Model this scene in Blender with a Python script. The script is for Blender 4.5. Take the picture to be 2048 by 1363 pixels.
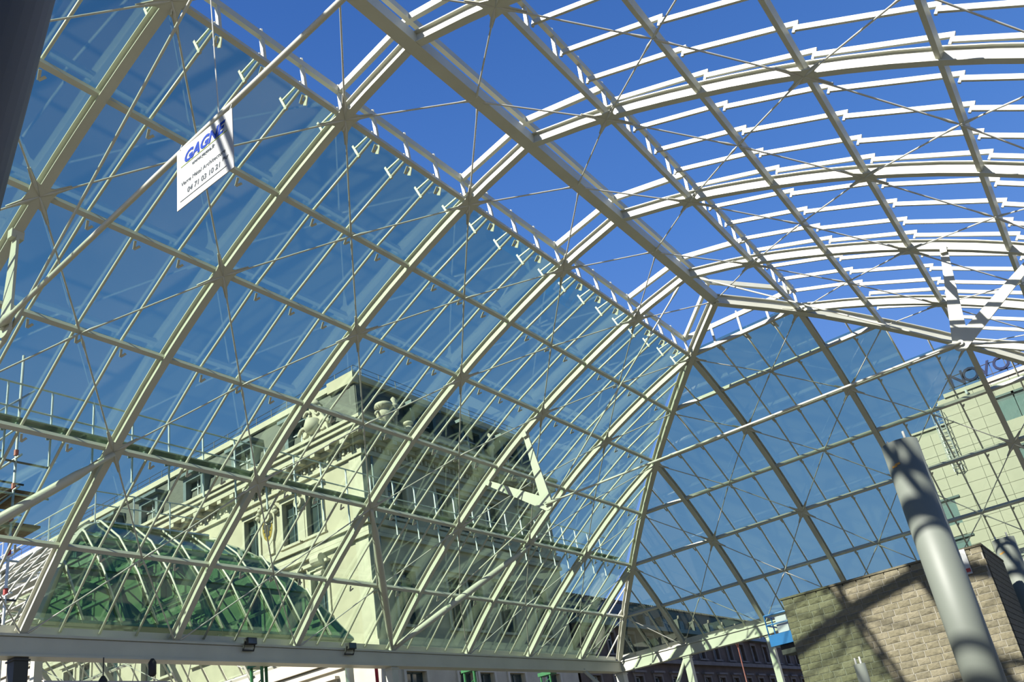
import bpy, math, random
from mathutils import Vector, Matrix
random.seed(7)
for o in list(bpy.data.objects): bpy.data.objects.remove(o)
sc = bpy.context.scene
COL = sc.collection
V = Vector

# ------------------------------------------------------------------ camera
cd = bpy.data.cameras.new('camera'); cam = bpy.data.objects.new('camera', cd); COL.objects.link(cam)
RR = [[0.8035848786, 0.5713635772, -0.1667183419], [-0.3555254917, 0.2361442583, -0.9043436924], [-0.4773394679, 0.7859895368, 0.3928962719]]
rt, dn, fw = (V(r) for r in RR)
CP = V((7.408, -38.22, 1.6))
M = Matrix((rt, -dn, -fw)).transposed().to_4x4(); M.translation = CP
cam.matrix_world = M
cd.sensor_width = 36.0; cd.sensor_fit = 'HORIZONTAL'; cd.lens = 1730.734 / 2048 * 36
cd.shift_x = -53.887 / 2048; cd.shift_y = 169.066 / 2048
cd.clip_start = .05; cd.clip_end = 1000
sc.camera = cam

# ------------------------------------------------------------------ world, sun, exposure
w = bpy.data.worlds.new('sky'); sc.world = w; w.use_nodes = True
nt = w.node_tree; nt.nodes.clear()
tc = nt.nodes.new('ShaderNodeTexCoord'); sx = nt.nodes.new('ShaderNodeSeparateXYZ'); rp = nt.nodes.new('ShaderNodeValToRGB')
bg = nt.nodes.new('ShaderNodeBackground'); ow = nt.nodes.new('ShaderNodeOutputWorld')
nt.links.new(tc.outputs['Generated'], sx.inputs[0]); nt.links.new(sx.outputs['Z'], rp.inputs[0])
nt.links.new(rp.outputs[0], bg.inputs[0]); nt.links.new(bg.outputs[0], ow.inputs[0])
el = rp.color_ramp.elements
el[0].position = 0.0; el[0].color = (.25, .39, .80, 1)
el[1].position = 1.0; el[1].color = (.026, .09, .34, 1)
for p, c in ((.20, (.215, .39, .83)), (.36, (.145, .315, .77)), (.55, (.085, .232, .645)), (.76, (.049, .152, .48))):
    e = el.new(p); e.color = (*c, 1)
bg.inputs[1].default_value = 1.0
sd = bpy.data.lights.new('sun', 'SUN'); sd.energy = 13.0; sd.angle = math.radians(.53); sd.color = (1.0, .96, .88)
sun = bpy.data.objects.new('sun', sd); COL.objects.link(sun)
SUN = V((-.203, -.77, .605)).normalized()
sun.rotation_euler = SUN.to_track_quat('Z', 'Y').to_euler(); sun.location = (-40, -100, 100)
vs = sc.view_settings; vs.view_transform = 'Standard'; vs.look = 'None'; vs.exposure = 0.0; vs.gamma = 1.0; vs.use_curve_mapping = False
sc.cycles.transparent_max_bounces = 32; sc.cycles.max_bounces = 8

# ------------------------------------------------------------------ materials
MAT = {}
def mat(name, col, rough=.5, metal=0., nscale=0., namt=0., bump=0., col2=None, spec=.5, coords='Object', stretch=(1, 1, 1)):
    m = bpy.data.materials.new(name); m.use_nodes = True
    t = m.node_tree; b = t.nodes['Principled BSDF']
    b.inputs['Roughness'].default_value = rough; b.inputs['Metallic'].default_value = metal
    b.inputs['Specular IOR Level'].default_value = spec
    b.inputs['Base Color'].default_value = (*col, 1)
    if nscale:
        c = t.nodes.new('ShaderNodeTexCoord'); mp = t.nodes.new('ShaderNodeMapping'); mp.inputs['Scale'].default_value = stretch
        n = t.nodes.new('ShaderNodeTexNoise'); n.inputs['Scale'].default_value = nscale; n.inputs['Detail'].default_value = 6
        r = t.nodes.new('ShaderNodeValToRGB')
        c2 = col2 or tuple(max(0, v * (1 - namt)) for v in col)
        r.color_ramp.elements[0].position = .32; r.color_ramp.elements[0].color = (*c2, 1)
        r.color_ramp.elements[1].position = .68; r.color_ramp.elements[1].color = (*col, 1)
        t.links.new(c.outputs[coords], mp.inputs[0]); t.links.new(mp.outputs[0], n.inputs['Vector'])
        t.links.new(n.outputs[0], r.inputs[0]); t.links.new(r.outputs[0], b.inputs['Base Color'])
        if bump:
            bp = t.nodes.new('ShaderNodeBump'); bp.inputs['Strength'].default_value = bump; bp.inputs['Distance'].default_value = .05
            t.links.new(n.outputs[0], bp.inputs['Height']); t.links.new(bp.outputs[0], b.inputs['Normal'])
    MAT[name] = m
    return m
def glass(name, tint, f0, wav=0.0):
    m = bpy.data.materials.new(name); m.use_nodes = True
    t = m.node_tree; t.nodes.clear()
    o = t.nodes.new('ShaderNodeOutputMaterial'); mx = t.nodes.new('ShaderNodeMixShader')
    tr = t.nodes.new('ShaderNodeBsdfTransparent'); gl = t.nodes.new('ShaderNodeBsdfGlossy')
    tr.inputs[0].default_value = (*tint, 1); gl.inputs['Roughness'].default_value = .0; gl.inputs[0].default_value = (.92, .97, .98, 1)
    lw = t.nodes.new('ShaderNodeLayerWeight'); lw.inputs[0].default_value = .5
    p = t.nodes.new('ShaderNodeMath'); p.operation = 'POWER'; p.inputs[1].default_value = 5
    ma = t.nodes.new('ShaderNodeMath'); ma.operation = 'MULTIPLY_ADD'; ma.inputs[1].default_value = 1 - f0; ma.inputs[2].default_value = f0
    t.links.new(lw.outputs['Facing'], p.inputs[0]); t.links.new(p.outputs[0], ma.inputs[0]); t.links.new(ma.outputs[0], mx.inputs[0])
    t.links.new(tr.outputs[0], mx.inputs[1]); t.links.new(gl.outputs[0], mx.inputs[2]); t.links.new(mx.outputs[0], o.inputs[0])
    MAT[name] = m
    return m
mat('steel', (.46, .462, .385), .42, 0, 1.3, .10)
mat('rod_steel', (.46, .46, .41), .35, .1, 3, .12)
mat('galvanised', (.55, .58, .60), .45, .5, 4, .2)
mat('grating', (.16, .19, .19), .6, .3, 8, .3)
glass('pane_glass', (.775, .855, .76), .072)
glass('green_glass', (.46, .62, .50), .07)
mat('limestone', (.42, .38, .295), .85, 0, 1.2, .16, .25)
mat('limestone_trim', (.45, .415, .335), .8, 0, 3, .12, .2)
mat('slate', (.085, .09, .08), .6, 0, 2.5, .35, .3, stretch=(1, 1, 6))
mat('zinc', (.15, .19, .205), .45, .2, 3, .2)
mat('window_glass', (.030, .045, .050), .06, 0, 0, 0, spec=.8)
mat('curtain', (.10, .16, .17), .7, 0, 6, .25, stretch=(6, 1, .4))
mat('dark_frame', (.045, .075, .085), .5)
mat('gold', (.72, .48, .10), .35, .8, 6, .3)
mat('black', (.02, .02, .022), .6, 0, 5, .3)
mat('ironwork', (.03, .03, .035), .5)
mat('cladding', (.335, .308, .252), .65, 0, .8, .07)
mat('joint_grey', (.30, .29, .24), .8, 0, 2, .2)
mat('brown_stone', (.105, .075, .055), .85, 0, 1.0, .35, .3)
mat('brown_trim', (.17, .145, .125), .8, 0, 2, .25, .2)
mat('block_stone', (.150, .134, .083), .92, 0, 9, .34, .5)
mat('block_stone_pale', (.172, .154, .100), .92, 0, 8, .28, .7)
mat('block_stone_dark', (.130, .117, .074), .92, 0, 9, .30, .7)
mat('mortar', (.25, .237, .19), .95, 0, 12, .25, .3)
mat('column_paint', (.128, .144, .12), .55, 0, .7, .08)
mat('column_shade', (.032, .030, .023), .55, 0, .7, .15)  # for columns standing in shade: the shade is put into this darker colour
mat('rust', (.42, .22, .04), .8, 0, 10, .5)
mat('ground', (.18, .162, .12), .9, 0, .16, .28, .2, col2=(.036, .033, .025))
mat('banner_white', (.33, .34, .335), .75, 0, 2, .05)
mat('banner_blue', (.002, .030, .24), .6, 0, 3, .1, spec=.1)
mat('banner_green', (.22, .32, .05), .5, 0, 3, .1)
mat('banner_grey', (.06, .075, .09), .6, 0, 3, .1, spec=.1)
mat('sign_metal', (.006, .012, .05), .45, 0, 3, .3, spec=.12)
mat('lift_blue', (.006, .125, .38), .4, 0, 3, .15)
mat('lift_arm', (.30, .37, .33), .5, 0, 3, .15)
mat('green_paint', (.015, .11, .03), .45, 0, 3, .2)
mat('red_paint', (.30, .02, .012), .5, 0, 3, .2)
mat('plank', (.20, .10, .05), .85, 0, 3, .4, stretch=(1, 6, 6))
mat('white_sheet', (.42, .42, .47), .6, 0, 2, .08)
mat('pole_brown', (.11, .035, .02), .6, 0, 4, .3)
mat('rubber', (.03, .03, .03), .8, 0, 4, .2)

# ------------------------------------------------------------------ mesh helpers
class MB:
    def __init__(s): s.v = []; s.f = []
    def add(s, vs, fs):
        b = len(s.v); s.v += [tuple(v) for v in vs]; s.f += [tuple(i + b for i in f) for f in fs]; return s
    def box(s, a, b):
        (x0, y0, z0), (x1, y1, z1) = a, b
        return s.add([(x0, y0, z0), (x1, y0, z0), (x1, y1, z0), (x0, y1, z0), (x0, y0, z1), (x1, y0, z1), (x1, y1, z1), (x0, y1, z1)],
                     [(3, 2, 1, 0), (4, 5, 6, 7), (0, 1, 5, 4), (1, 2, 6, 5), (2, 3, 7, 6), (3, 0, 4, 7)])
    def sweep(s, pts, prof, up, scales=None):
        """prof: closed 2-D outline (side, up) swept along pts; up: vector or list of vectors"""
        n = len(prof); pts = [V(p) for p in pts]; vs = []
        for i, p in enumerate(pts):
            t = (pts[min(i + 1, len(pts) - 1)] - pts[max(i - 1, 0)]).normalized()
            u = V(up[i]) if isinstance(up, list) else V(up)
            sd_ = t.cross(u).normalized(); uu = sd_.cross(t).normalized()
            k = scales[i] if scales else 1
            vs += [p + sd_ * a * k + uu * b * k for a, b in prof]
        fs = [(i * n + j, i * n + (j + 1) % n, (i + 1) * n + (j + 1) % n, (i + 1) * n + j) for i in range(len(pts) - 1) for j in range(n)]
        fs += [tuple(reversed(range(n))), tuple((len(pts) - 1) * n + j for j in range(n))]
        return s.add(vs, fs)
    def beam(s, a, b, w, h, up=(0, 0, 1)):
        return s.sweep([a, b], [(-w / 2, -h / 2), (w / 2, -h / 2), (w / 2, h / 2), (-w / 2, h / 2)], up)
    def tube(s, pts, r, n=8, scales=None):
        d = (V(pts[-1]) - V(pts[0])).normalized(); up = V((0, 0, 1)) if abs(d.z) < .9 else V((0, 1, 0))
        return s.sweep(pts, [(r * math.cos(2 * math.pi * i / n), r * math.sin(2 * math.pi * i / n)) for i in range(n)], up, scales)
    def prism(s, poly, d):
        """poly: list of 3-D points, d: extrusion vector"""
        n = len(poly); d = V(d)
        return s.add([V(p) for p in poly] + [V(p) + d for p in poly],
                     [tuple(reversed(range(n))), tuple(range(n, 2 * n))] + [(i, (i + 1) % n, (i + 1) % n + n, i + n) for i in range(n)])
    def lathe(s, c, prof, n=16):
        c = V(c); vs = []; m = len(prof)
        for i in range(n):
            a = 2 * math.pi * i / n
            vs += [c + V((r * math.cos(a), r * math.sin(a), z)) for r, z in prof]
        fs = [(i * m + j, ((i + 1) % n) * m + j, ((i + 1) % n) * m + j + 1, i * m + j + 1) for i in range(n) for j in range(m - 1)]
        fs += [tuple(i * m for i in reversed(range(n))), tuple(i * m + m - 1 for i in range(n))]
        return s.add(vs, fs)
    def mesh(s, name, m, smooth=False):
        me = bpy.data.meshes.new(name); me.from_pydata(s.v, [], s.f); me.update()
        me.materials.append(MAT[m] if isinstance(m, str) else m)
        if smooth:
            me.polygons.foreach_set('use_smooth', [len(p.vertices) == 4 for p in me.polygons])
        return me
    def build(s, name, m, parent=None, smooth=False):
        """vertices are in world coordinates; stored relative to the parent's origin (or their base centre)"""
        if parent is not None: o0 = V(parent['_o']) if '_o' in parent else V((0, 0, 0))
        else:
            xs = [v[0] for v in s.v]; ys = [v[1] for v in s.v]; zs = [v[2] for v in s.v]
            o0 = V(((min(xs) + max(xs)) / 2, (min(ys) + max(ys)) / 2, min(zs)))
        s.v = [(v[0] - o0.x, v[1] - o0.y, v[2] - o0.z) for v in s.v]
        return link(name, s.mesh(name, m, smooth), parent, (0, 0, 0) if parent is not None else o0, o0)
def link(name, me, parent=None, loc=(0, 0, 0), org=None):
    o = bpy.data.objects.new(name, me); COL.objects.link(o); o.location = loc
    if parent is not None: o.parent = parent
    if org is not None: ORG[o.name] = V(org); o['_o'] = tuple(org)
    return o
ORG = {}
def thing(name, label, cat, loc=(0, 0, 0), group=None, kind=None):
    o = bpy.data.objects.new(name, None); COL.objects.link(o); o.location = loc; o.empty_display_size = .2
    o['_o'] = tuple(loc); tag(o, label, cat, group, kind)
    return o
def tag(o, label=None, cat=None, group=None, kind=None):
    if label: o['label'] = label
    if cat: o['category'] = cat
    if group: o['group'] = group
    if kind: o['kind'] = kind
    return o
def lerp(a, b, t): return a + (b - a) * t
def smooth_pts(pts, sub=3):
    pts = [V(p) for p in pts]; out = []
    for i in range(len(pts) - 1):
        p0 = pts[i - 1] if i else pts[0] * 2 - pts[1]; p1, p2 = pts[i], pts[i + 1]
        p3 = pts[i + 2] if i + 2 < len(pts) else pts[-1] * 2 - pts[-2]
        for j in range(sub):
            t = j / sub
            out.append(.5 * ((2 * p1) + (p2 - p0) * t + (2 * p0 - 5 * p1 + 4 * p2 - p3) * t * t + (3 * p1 - p0 - 3 * p2 + p3) * t ** 3))
    return out + [pts[-1]]
def text_mesh(txt, size, m, extrude=.004, shear=0., bold=0., spacing=1.):
    c = bpy.data.curves.new('lettering', 'FONT'); c.body = txt; c.size = size; c.extrude = extrude; c.shear = shear; c.offset = bold; c.space_character = spacing
    c.resolution_u = 3
    o = bpy.data.objects.new('lettering', c); COL.objects.link(o)
    dg = bpy.context.evaluated_depsgraph_get(); dg.update()
    me = bpy.data.meshes.new_from_object(o.evaluated_get(dg)); bpy.data.objects.remove(o)
    me.materials.clear(); me.materials.append(MAT[m])
    return me

# ------------------------------------------------------------------ the glazed hall: dimensions
B = 4.0
HX = [B * v for v in (0.0, 0.501, 1.01, 1.509, 2.026, 2.53, 3.034, 3.437)]          # distance from the ridge, level 0 (ridge) to 7 (eave)
HZ = [1.6 + B * v for v in (3.467, 3.333, 3.139, 2.906, 2.604, 2.235, 1.809, 1.395)]
HY = [-(HX[7] - x) for x in HX]                                                     # where the hip passes each level
RY = [B * v for v in (-8.0, -7.024, -6.031, -5.002, -3.962)] + [HY[1], HY[3], HY[5], 0.0]   # ribs counted from the near end of the view
RIBS = [RY[0] - B * 4, RY[0] - B * 3, RY[0] - B * 2, RY[0] - B] + RY
def inter(a, k):
    i = max(0, min(int(k), len(a) - 2)); return lerp(a[i], a[i + 1], k - i)
class Slope:
    """a slope of straight bands; base(u,k) gives a point, out(i) the outward normal of band i"""
    def __init__(s, kind, prof_a, prof_z, umin, umax, origin=(0, 0, 0)):
        s.kind, s.a, s.z, s.umin, s.umax, s.o = kind, prof_a, prof_z, umin, umax, V(origin)
        s.n = []
        for i in range(len(prof_a) - 1):
            da, dz = prof_a[i + 1] - prof_a[i], prof_z[i + 1] - prof_z[i]
            L = math.hypot(da, dz); s.n.append(s.vec(-dz / L, da / L))
    def vec(s, h, v):
        return V({'L': (-h, 0, v), 'R': (h, 0, v), 'E': (0, h, v), 'F': (0, -h, v)}[s.kind])
    def ax(s): return V((0, 1, 0)) if s.kind in 'LR' else V((1, 0, 0))
    def P(s, u, k, off=0., band=None):
        h, z = inter(s.a, k), inter(s.z, k)
        b = band if band is not None else max(0, min(int(k - 1e-6), len(s.n) - 1))
        n = s.n[b]
        if band is None and abs(k - round(k)) < 1e-6 and 0 < round(k) < len(s.n): n = (s.n[round(k) - 1] + s.n[round(k)]).normalized()
        return s.o + s.vec(h, z) + s.ax() * u + n * off
    def krange(s, u):
        """levels on which position u lies inside the slope (top level, bottom level)"""
        K = len(s.a) - 1; top = None
        for i in range(K * 40 + 1):
            k = i / 40
            if s.umin(k) - 1e-4 <= u <= s.umax(k) + 1e-4: return k, K
        return None
def hipmax(k): return inter(HY, k)
NEAR = RIBS[0]
SL = Slope('L', HX, HZ, lambda k: NEAR, hipmax)
SR = Slope('R', HX, HZ, lambda k: NEAR, hipmax)
EY = [x - HX[7] for x in HX]
SE = Slope('E', EY, HZ, lambda k: -inter(HX, k), lambda k: inter(HX, k))
IPROF = [(-.085, -.14), (.085, -.14), (.085, -.118), (.012, -.118), (.012, .118), (.085, .118), (.085, .14), (-.085, .14), (-.085, .118), (-.012, .118), (-.012, -.118), (-.085, -.118)]
BAR = [(.030 * math.cos(math.pi * (i + .5) / 4), .036 * math.sin(math.pi * (i + .5) / 4)) for i in range(8)]

def make_rib(S, u, root, ktop=0.0, kbot=7.0, name='rib'):
    ks = [ktop] + [k for k in range(8) if ktop + .05 < k < kbot - .05] + [kbot]
    pts = smooth_pts([S.P(u, k) for k in ks])
    return MB().sweep(pts, IPROF, S.n[3] + S.n[0]).build(name, 'steel', root)
def clip(poly, f):
    out = []
    for i, p in enumerate(poly):
        q = poly[(i + 1) % len(poly)]; a, b = f(p), f(q)
        if a >= 0: out.append(p)
        if (a < 0) != (b < 0):
            t = a / (a - b); out.append((lerp(p[0], q[0], t), lerp(p[1], q[1], t)))
    return out
PANES = {}
def make_pane(S, u0, u1, k, root, m='pane_glass', gap=.003, lo=.235, hi=.30, th=.016):
    lim = lambda fn: (fn(k), fn(k + 1))
    a0, a1 = lim(S.umin); b0, b1 = lim(S.umax)
    poly = [(u0 + gap, k), (u1 - gap, k), (u1 - gap, k + 1), (u0 + gap, k + 1)]
    full = max(a0, a1) <= u0 and min(b0, b1) >= u1
    if not full:
        poly = clip(poly, lambda p: p[0] - (lerp(a0, a1, p[1] - k) + .06)); 
        if len(poly) > 2: poly = clip(poly, lambda p: (lerp(b0, b1, p[1] - k) - .06) - p[0])
        if len(poly) < 3: return None
        ar = abs(sum(poly[i][0] * poly[(i + 1) % len(poly)][1] - poly[(i + 1) % len(poly)][0] * poly[i][1] for i in range(len(poly)))) / 2
        if ar < .02: return None
    key = (id(S), k, round(u1 - u0, 3), m)
    org = S.ax() * u0
    if full and key in PANES: me = PANES[key]
    else:
        pts = []
        n = S.n[k]
        for u, kk in poly:
            t = kk - k; p = S.P(u, kk, lerp(lo, hi, t), k)
            if t > .99: p = p + (S.P(u, k + 1, 0, k) - S.P(u, k, 0, k)).normalized() * .07
            pts.append(p - org)
        me = MB().prism(pts, n * th).mesh('glass_pane', m)
        if full: PANES[key] = me
    return link('glass_pane', me, root, org)
def make_bar(S, u, root, ktop, kbot, off=.17):
    ks = [ktop] + [k for k in range(9) if ktop + .05 < k < kbot - .05] + [kbot]
    return MB().sweep([S.P(u, k, off) for k in ks], BAR, S.n[min(3, len(S.n) - 1)]).build('glazing_bar', 'steel', root, True)
def make_purlin(S, u0, u1, k, root, w=.10, h=.15):
    n = (S.n[max(0, k - 1)] + S.n[min(k, len(S.n) - 1)]).normalized()
    return MB().beam(S.P(u0, k), S.P(u1, k), w, h, n).build('purlin', 'steel', root)
STARS = {}
def make_star(S, u, k, root, arms):
    """gusset plate with a pointed arm for each brace rod"""
    n = (S.n[max(0, k - 1)] + S.n[min(k, len(S.n) - 1)]).normalized()
    c = S.P(u, k) - n * .12; dirs = []
    for t in arms:
        d = (V(t) - c); d -= n * d.dot(n); dirs.append(d.normalized())
    e1 = S.ax(); e2 = n.cross(e1)
    ang = sorted(math.atan2(d.dot(e2), d.dot(e1)) for d in dirs)
    poly = []
    for i, a in enumerate(ang):
        for da, r in ((-.16, .30), (-.05, .58), (.05, .58), (.16, .30)): poly.append(c + (e1 * math.cos(a + da) + e2 * math.sin(a + da)) * r)
        nx = ang[(i + 1) % len(ang)] + (2 * math.pi if i == len(ang) - 1 else 0)
        mid = (a + nx) / 2; r = .20 if nx - a < 2.6 else .12
        poly.append(c + (e1 * math.cos(mid) + e2 * math.sin(mid)) * r)
    MB().prism(poly, n * -.025).build('gusset_plate', 'steel', root)
def make_rod(a, b, r, root, name='brace_rod', m='rod_steel'):
    a, b = V(a), V(b); L = (b - a).length; d = (b - a) / L
    e = min(.45, L * .2)
    pts = [a, a + d * e * .5, a + d * e, b - d * e, b - d * e * .5, b]
    return MB().tube(pts, r, 6, [.5, 1.7, 1, 1, 1.7, .5]).build(name, m, root, True)
CLIP = None
def make_clip(S, u, k, root):
    """little forked glass holder below a purlin"""
    global CLIP
    key = (id(S), k)
    if key not in CLIPS:
        b = MB(); n = S.n[min(k, len(S.n) - 1)]; a = S.ax(); d = (S.P(0, k + .5, 0, k) - S.P(0, k, 0, k)).normalized()
        c = S.P(0, k, 0, k) + d * .10
        b.beam(c - n * .02, c + d * .17 + a * .05 - n * .05, .05, .016, n); b.beam(c + d * .17 + a * .05 - n * .05, c + d * .05 + a * .11 - n * .07, .05, .016, n)
        CLIPS[key] = b.mesh('glass_clip', 'steel')
    return link('glass_clip', CLIPS[key], root, S.ax() * u)
CLIPS = {}
def bays(lines): return list(zip(lines[:-1], lines[1:]))
def quarters(a, b): return [lerp(a, b, q / 4) for q in (1, 2, 3)]

# ------------------------------------------------------------------ the setting
floor = MB().box((-160, -150, -.3), (160, 190, 0)).build('floor', 'ground'); tag(floor, 'pale dusty ground of the building site', None, None, 'structure')
wl = thing('wall_left', 'curved glazed slope of cream steel ribs on the long side', None, kind='structure')
we = thing('wall_end', 'curved glazed hip slope closing the far end of the hall', None, kind='structure')
ce = thing('ceiling', 'unglazed cream steel vault open to the blue sky', None, kind='structure')

# ribs
for u in RIBS:
    for S, root in ((SL, wl), (SR, ce)):
        kr = S.krange(u)
        if kr and kr[0] < 6.5: make_rib(S, u, root, kr[0])
EU = [-HX[5], -HX[3], -HX[1], HX[1], HX[3], HX[5]]
for u in EU: make_rib(SE, u, we, SE.krange(u)[0])
# hip rafters
for sg, S in ((-1, SL), (1, SR)):
    pts = smooth_pts([V((sg * HX[k], HY[k], HZ[k] - .03)) for k in range(8)])
    MB().sweep(pts, [(a * 1.2, b * 1.25) for a, b in IPROF], (sg * .5, .5, 1)).build('hip_rafter', 'steel', we)
# purlins
U_ALL = RIBS
for k in range(1, 8):
    if k == 7: continue
    for S, root in ((SL, wl), (SR, ce)):
        lines = [u for u in RIBS if u < hipmax(k) - .05] + [hipmax(k)]
        for a, b in bays(lines): make_purlin(S, a, b, k, root)
    lines = [-HX[k]] + [u for u in EU if abs(u) < HX[k] - .05] + [HX[k]]
    for a, b in bays(lines): make_purlin(SE, a, b, k, we)
# ridge beam
MB().beam((0, NEAR, HZ[0] - .06), (0, HY[0], HZ[0] - .02), .27, .30).build('ridge_beam', 'steel', ce)
# eave beams: a deep box with a sloping sill above it
def eave(p0, p1, out, root):
    p0, p1, out = V(p0), V(p1), V(out)
    b = MB(); z = V((0, 0, 1))
    b.beam(p0 - z * .32, p1 - z * .32, .34, .40); b.beam(p0 - z * .55 + out * .0, p1 - z * .55, .46, .05); b.beam(p0 - z * .08 - out * .02, p1 - z * .08 - out * .02, .40, .06)
    b.beam(p0 + out * .18 + z * .06, p1 + out * .18 + z * .06, .05, .34)
    return b.build('eave_beam', 'steel', root)
for a, b in bays([u for u in RIBS]):
    eave((-HX[7], a, HZ[7]), (-HX[7], b, HZ[7]), (-1, 0, 0), wl); eave((HX[7], a, HZ[7]), (HX[7], b, HZ[7]), (1, 0, 0), ce)
for a, b in bays([-HX[7]] + EU + [HX[7]]): eave((a, 0, HZ[7]), (b, 0, HZ[7]), (0, 1, 0), we)
# glazing bars, panes, clips
GL = [u for u in RIBS if u >= RY[0] - B - .1]
for a, b in bays(GL):
    qs = quarters(a, b)
    for u in qs:
        kr = SL.krange(u)
        if kr[0] < 6.8: make_bar(SL, u, wl, max(1.0, kr[0]), 7)
        for k in range(1, 7):
            if k > kr[0] and u < RY[7]: make_clip(SL, u, k, wl)
    cols = [a] + qs + [b]
    for k in range(1, 7):
        for u0, u1 in bays(cols):
            if k == 6 and u1 <= RY[1] + .01: continue          # not glazed yet
            if k >= 5 and u1 > hipmax(k) + .02 and u1 > RY[7]: continue
            if u0 < hipmax(k + 1) - .05: make_pane(SL, u0, u1, k, wl)
for a, b in bays([-HX[7]] + EU + [HX[7]]):
    qs = quarters(a, b)
    for u in qs:
        kr = SE.krange(u)
        if kr[0] < 6.8: make_bar(SE, u, we, max(1.0, kr[0]), 7)
        for k in range(1, 7):
            if k > kr[0] and u < HX[3]: make_clip(SE, u, k, we)
    cols = [a] + qs + [b]
    for k in range(1, 7):
        for u0, u1 in bays(cols):
            um = (u0 + u1) / 2
            if k == 1 and um > HX[1]: continue
            if k == 2 and um > HX[1] + (HX[3] - HX[1]) * .5: continue
            if k == 3 and um > HX[3]: continue
            make_pane(SE, u0, u1, k, we)
# open bar segments of the unglazed slope, shingled at each purlin
OL = [u for u in RIBS if u >= RY[0] - B - .1]
SEG = {}
for a, b in bays(OL):
    for q, u in enumerate([a] + quarters(a, b)):
        for k in range(1, 6):
            if u > hipmax(k) - .15: continue
            uu = u
            key = k
            if key not in SEG:
                d = (SR.P(0, k + 1, 0, k) - SR.P(0, k, 0, k)).normalized()
                bm = MB().sweep([SR.P(0, k, .19, k) + d * .08, SR.P(0, k + 1, .27, k) + d * .17], [(-.03, -.05), (.03, -.05), (.03, .05), (-.03, .05)], SR.n[k])
                bm.beam(SR.P(0, k, .10, k) + d * .1, SR.P(0, k, .24, k) + d * .1, .05, .05, SR.ax())
                SEG[key] = bm.mesh('glazing_bar', 'steel')
            if q == 0: continue
            link('glazing_bar', SEG[key], ce, (0, u, 0))
    for k in range(1, 6):
        if a < hipmax(k) - .15:
            link('glazing_bar', SEG[k], ce, SR.ax() * a + SR.n[k] * .10)
# brace rods and gusset plates
for S, root, lines in ((SL, wl, [u for u in RIBS if u >= RY[0] - B - .1]), (SR, ce, [u for u in RIBS if u >= RY[0] - B - .1])):
    arms = {}
    for a, b in bays(lines):
        mid = (a + b) / 2
        for k in range(0, 7):
            kr_, km_ = (k, k + 1) if k % 2 else (k + 1, k)
            for u in (a, b):
                if mid > hipmax(km_) + .05 or u > hipmax(kr_) + .05: continue
                p, q = S.P(u, kr_, -.14), S.P(mid, km_, -.14)
                make_rod(p, q, .019, root)
                arms.setdefault((u, kr_), []).append(q)
    for (u, k), t in arms.items():
        if k < 7: make_star(S, u, k, root, t)
arms = {}
for a, b in bays([-HX[7]] + EU + [HX[7]]):
    mid = (a + b) / 2
    for k in range(0, 7):
        kr_, km_ = (k, k + 1) if k % 2 else (k + 1, k)
        for u in (a, b):
            if abs(mid) > HX[km_] + .05 or abs(u) > HX[kr_] + .05: continue
            p, q = SE.P(u, kr_, -.14), SE.P(mid, km_, -.14)
            make_rod(p, q, .019, we); arms.setdefault((u, kr_), []).append(q)
for (u, k), t in arms.items():
    if k < 7: make_star(SE, u, k, we, t)
# raised lantern frame over the ridge bays
LO = .72
def lp(S, u): return S.P(u, 1, 0) + V((0, 0, LO)) + (S.n[0] - V((0, 0, 1))) * .2
LR = V((0, 0, HZ[0] + .62))
for S in (SL, SR):
    MB().beam(lp(S, NEAR), lp(S, HY[1]), .09, .16).build('lantern_rail', 'steel', ce)
MB().beam((0, NEAR, LR.z), (0, HY[0] - .1, LR.z), .10, .18).build('lantern_ridge', 'steel', ce)
MB().beam(lp(SL, HY[1]), lp(SR, HY[1]), .09, .16).build('lantern_rail', 'steel', ce)
for u in RIBS:
    if u > HY[1] + .1: continue
    for S in (SL, SR):
        top = V((0, u, LR.z)) if u < HY[0] else V((0, HY[0] - .1, LR.z))
        MB().beam(lp(S, u), top, .10, .15).build('lantern_rafter', 'steel', ce)
POST = {}
for a, b in bays([u for u in RIBS if RY[0] - B - .1 <= u <= HY[1] + .1]):
    for u in [a] + quarters(a, b) + ([b] if b > HY[1] - .2 else []):
        for S in (SL, SR):
            if S.kind not in POST:
                c = V((0, 0, 0)); p, q = S.P(0, 1, .05), lp(S, 0)
                bm = MB().beam(p, q, .07, .07, (0, 1, 0)); bm.tube([q, q + V((0, 0, .16))], .035, 6)
                if S.kind == 'L':       # bracket arm lying over the head of each glazing bar
                    e = S.P(0, 1.26, .44, 1); f = S.P(0, 1, .34, 1)
                    bm.beam(f, e, .03, .035, S.n[1]); bm.beam(e + S.n[1] * .10, S.P(0, 1.26, .12, 1), .05, .05, (0, 1, 0));
                    bm.beam(S.P(.05, 1.03, .0, 1) - S.n[1] * .05, S.P(.09, 1.10, -.16, 1), .10, .02, (0, 1, 0))
                POST[S.kind] = bm.mesh('lantern_post', 'steel')
            link('lantern_post', POST[S.kind], ce, (0, u, 0))
for u in quarters(-HX[1], HX[1]):
    p = SE.P(u, 1, .05); q = V((u, lp(SL, HY[1]).y, lp(SL, 0).z))
    bm = MB().beam(p, q, .07, .07, (1, 0, 0)); bm.tube([q, q + V((0, 0, .16))], .035, 6)
    bm.beam(SE.P(u + .1, 1.06, .02, 1), SE.P(u + .1, 1.22, .10, 1), .06, .05, (1, 0, 0))
    bm.build('lantern_post', 'steel', ce)
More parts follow.
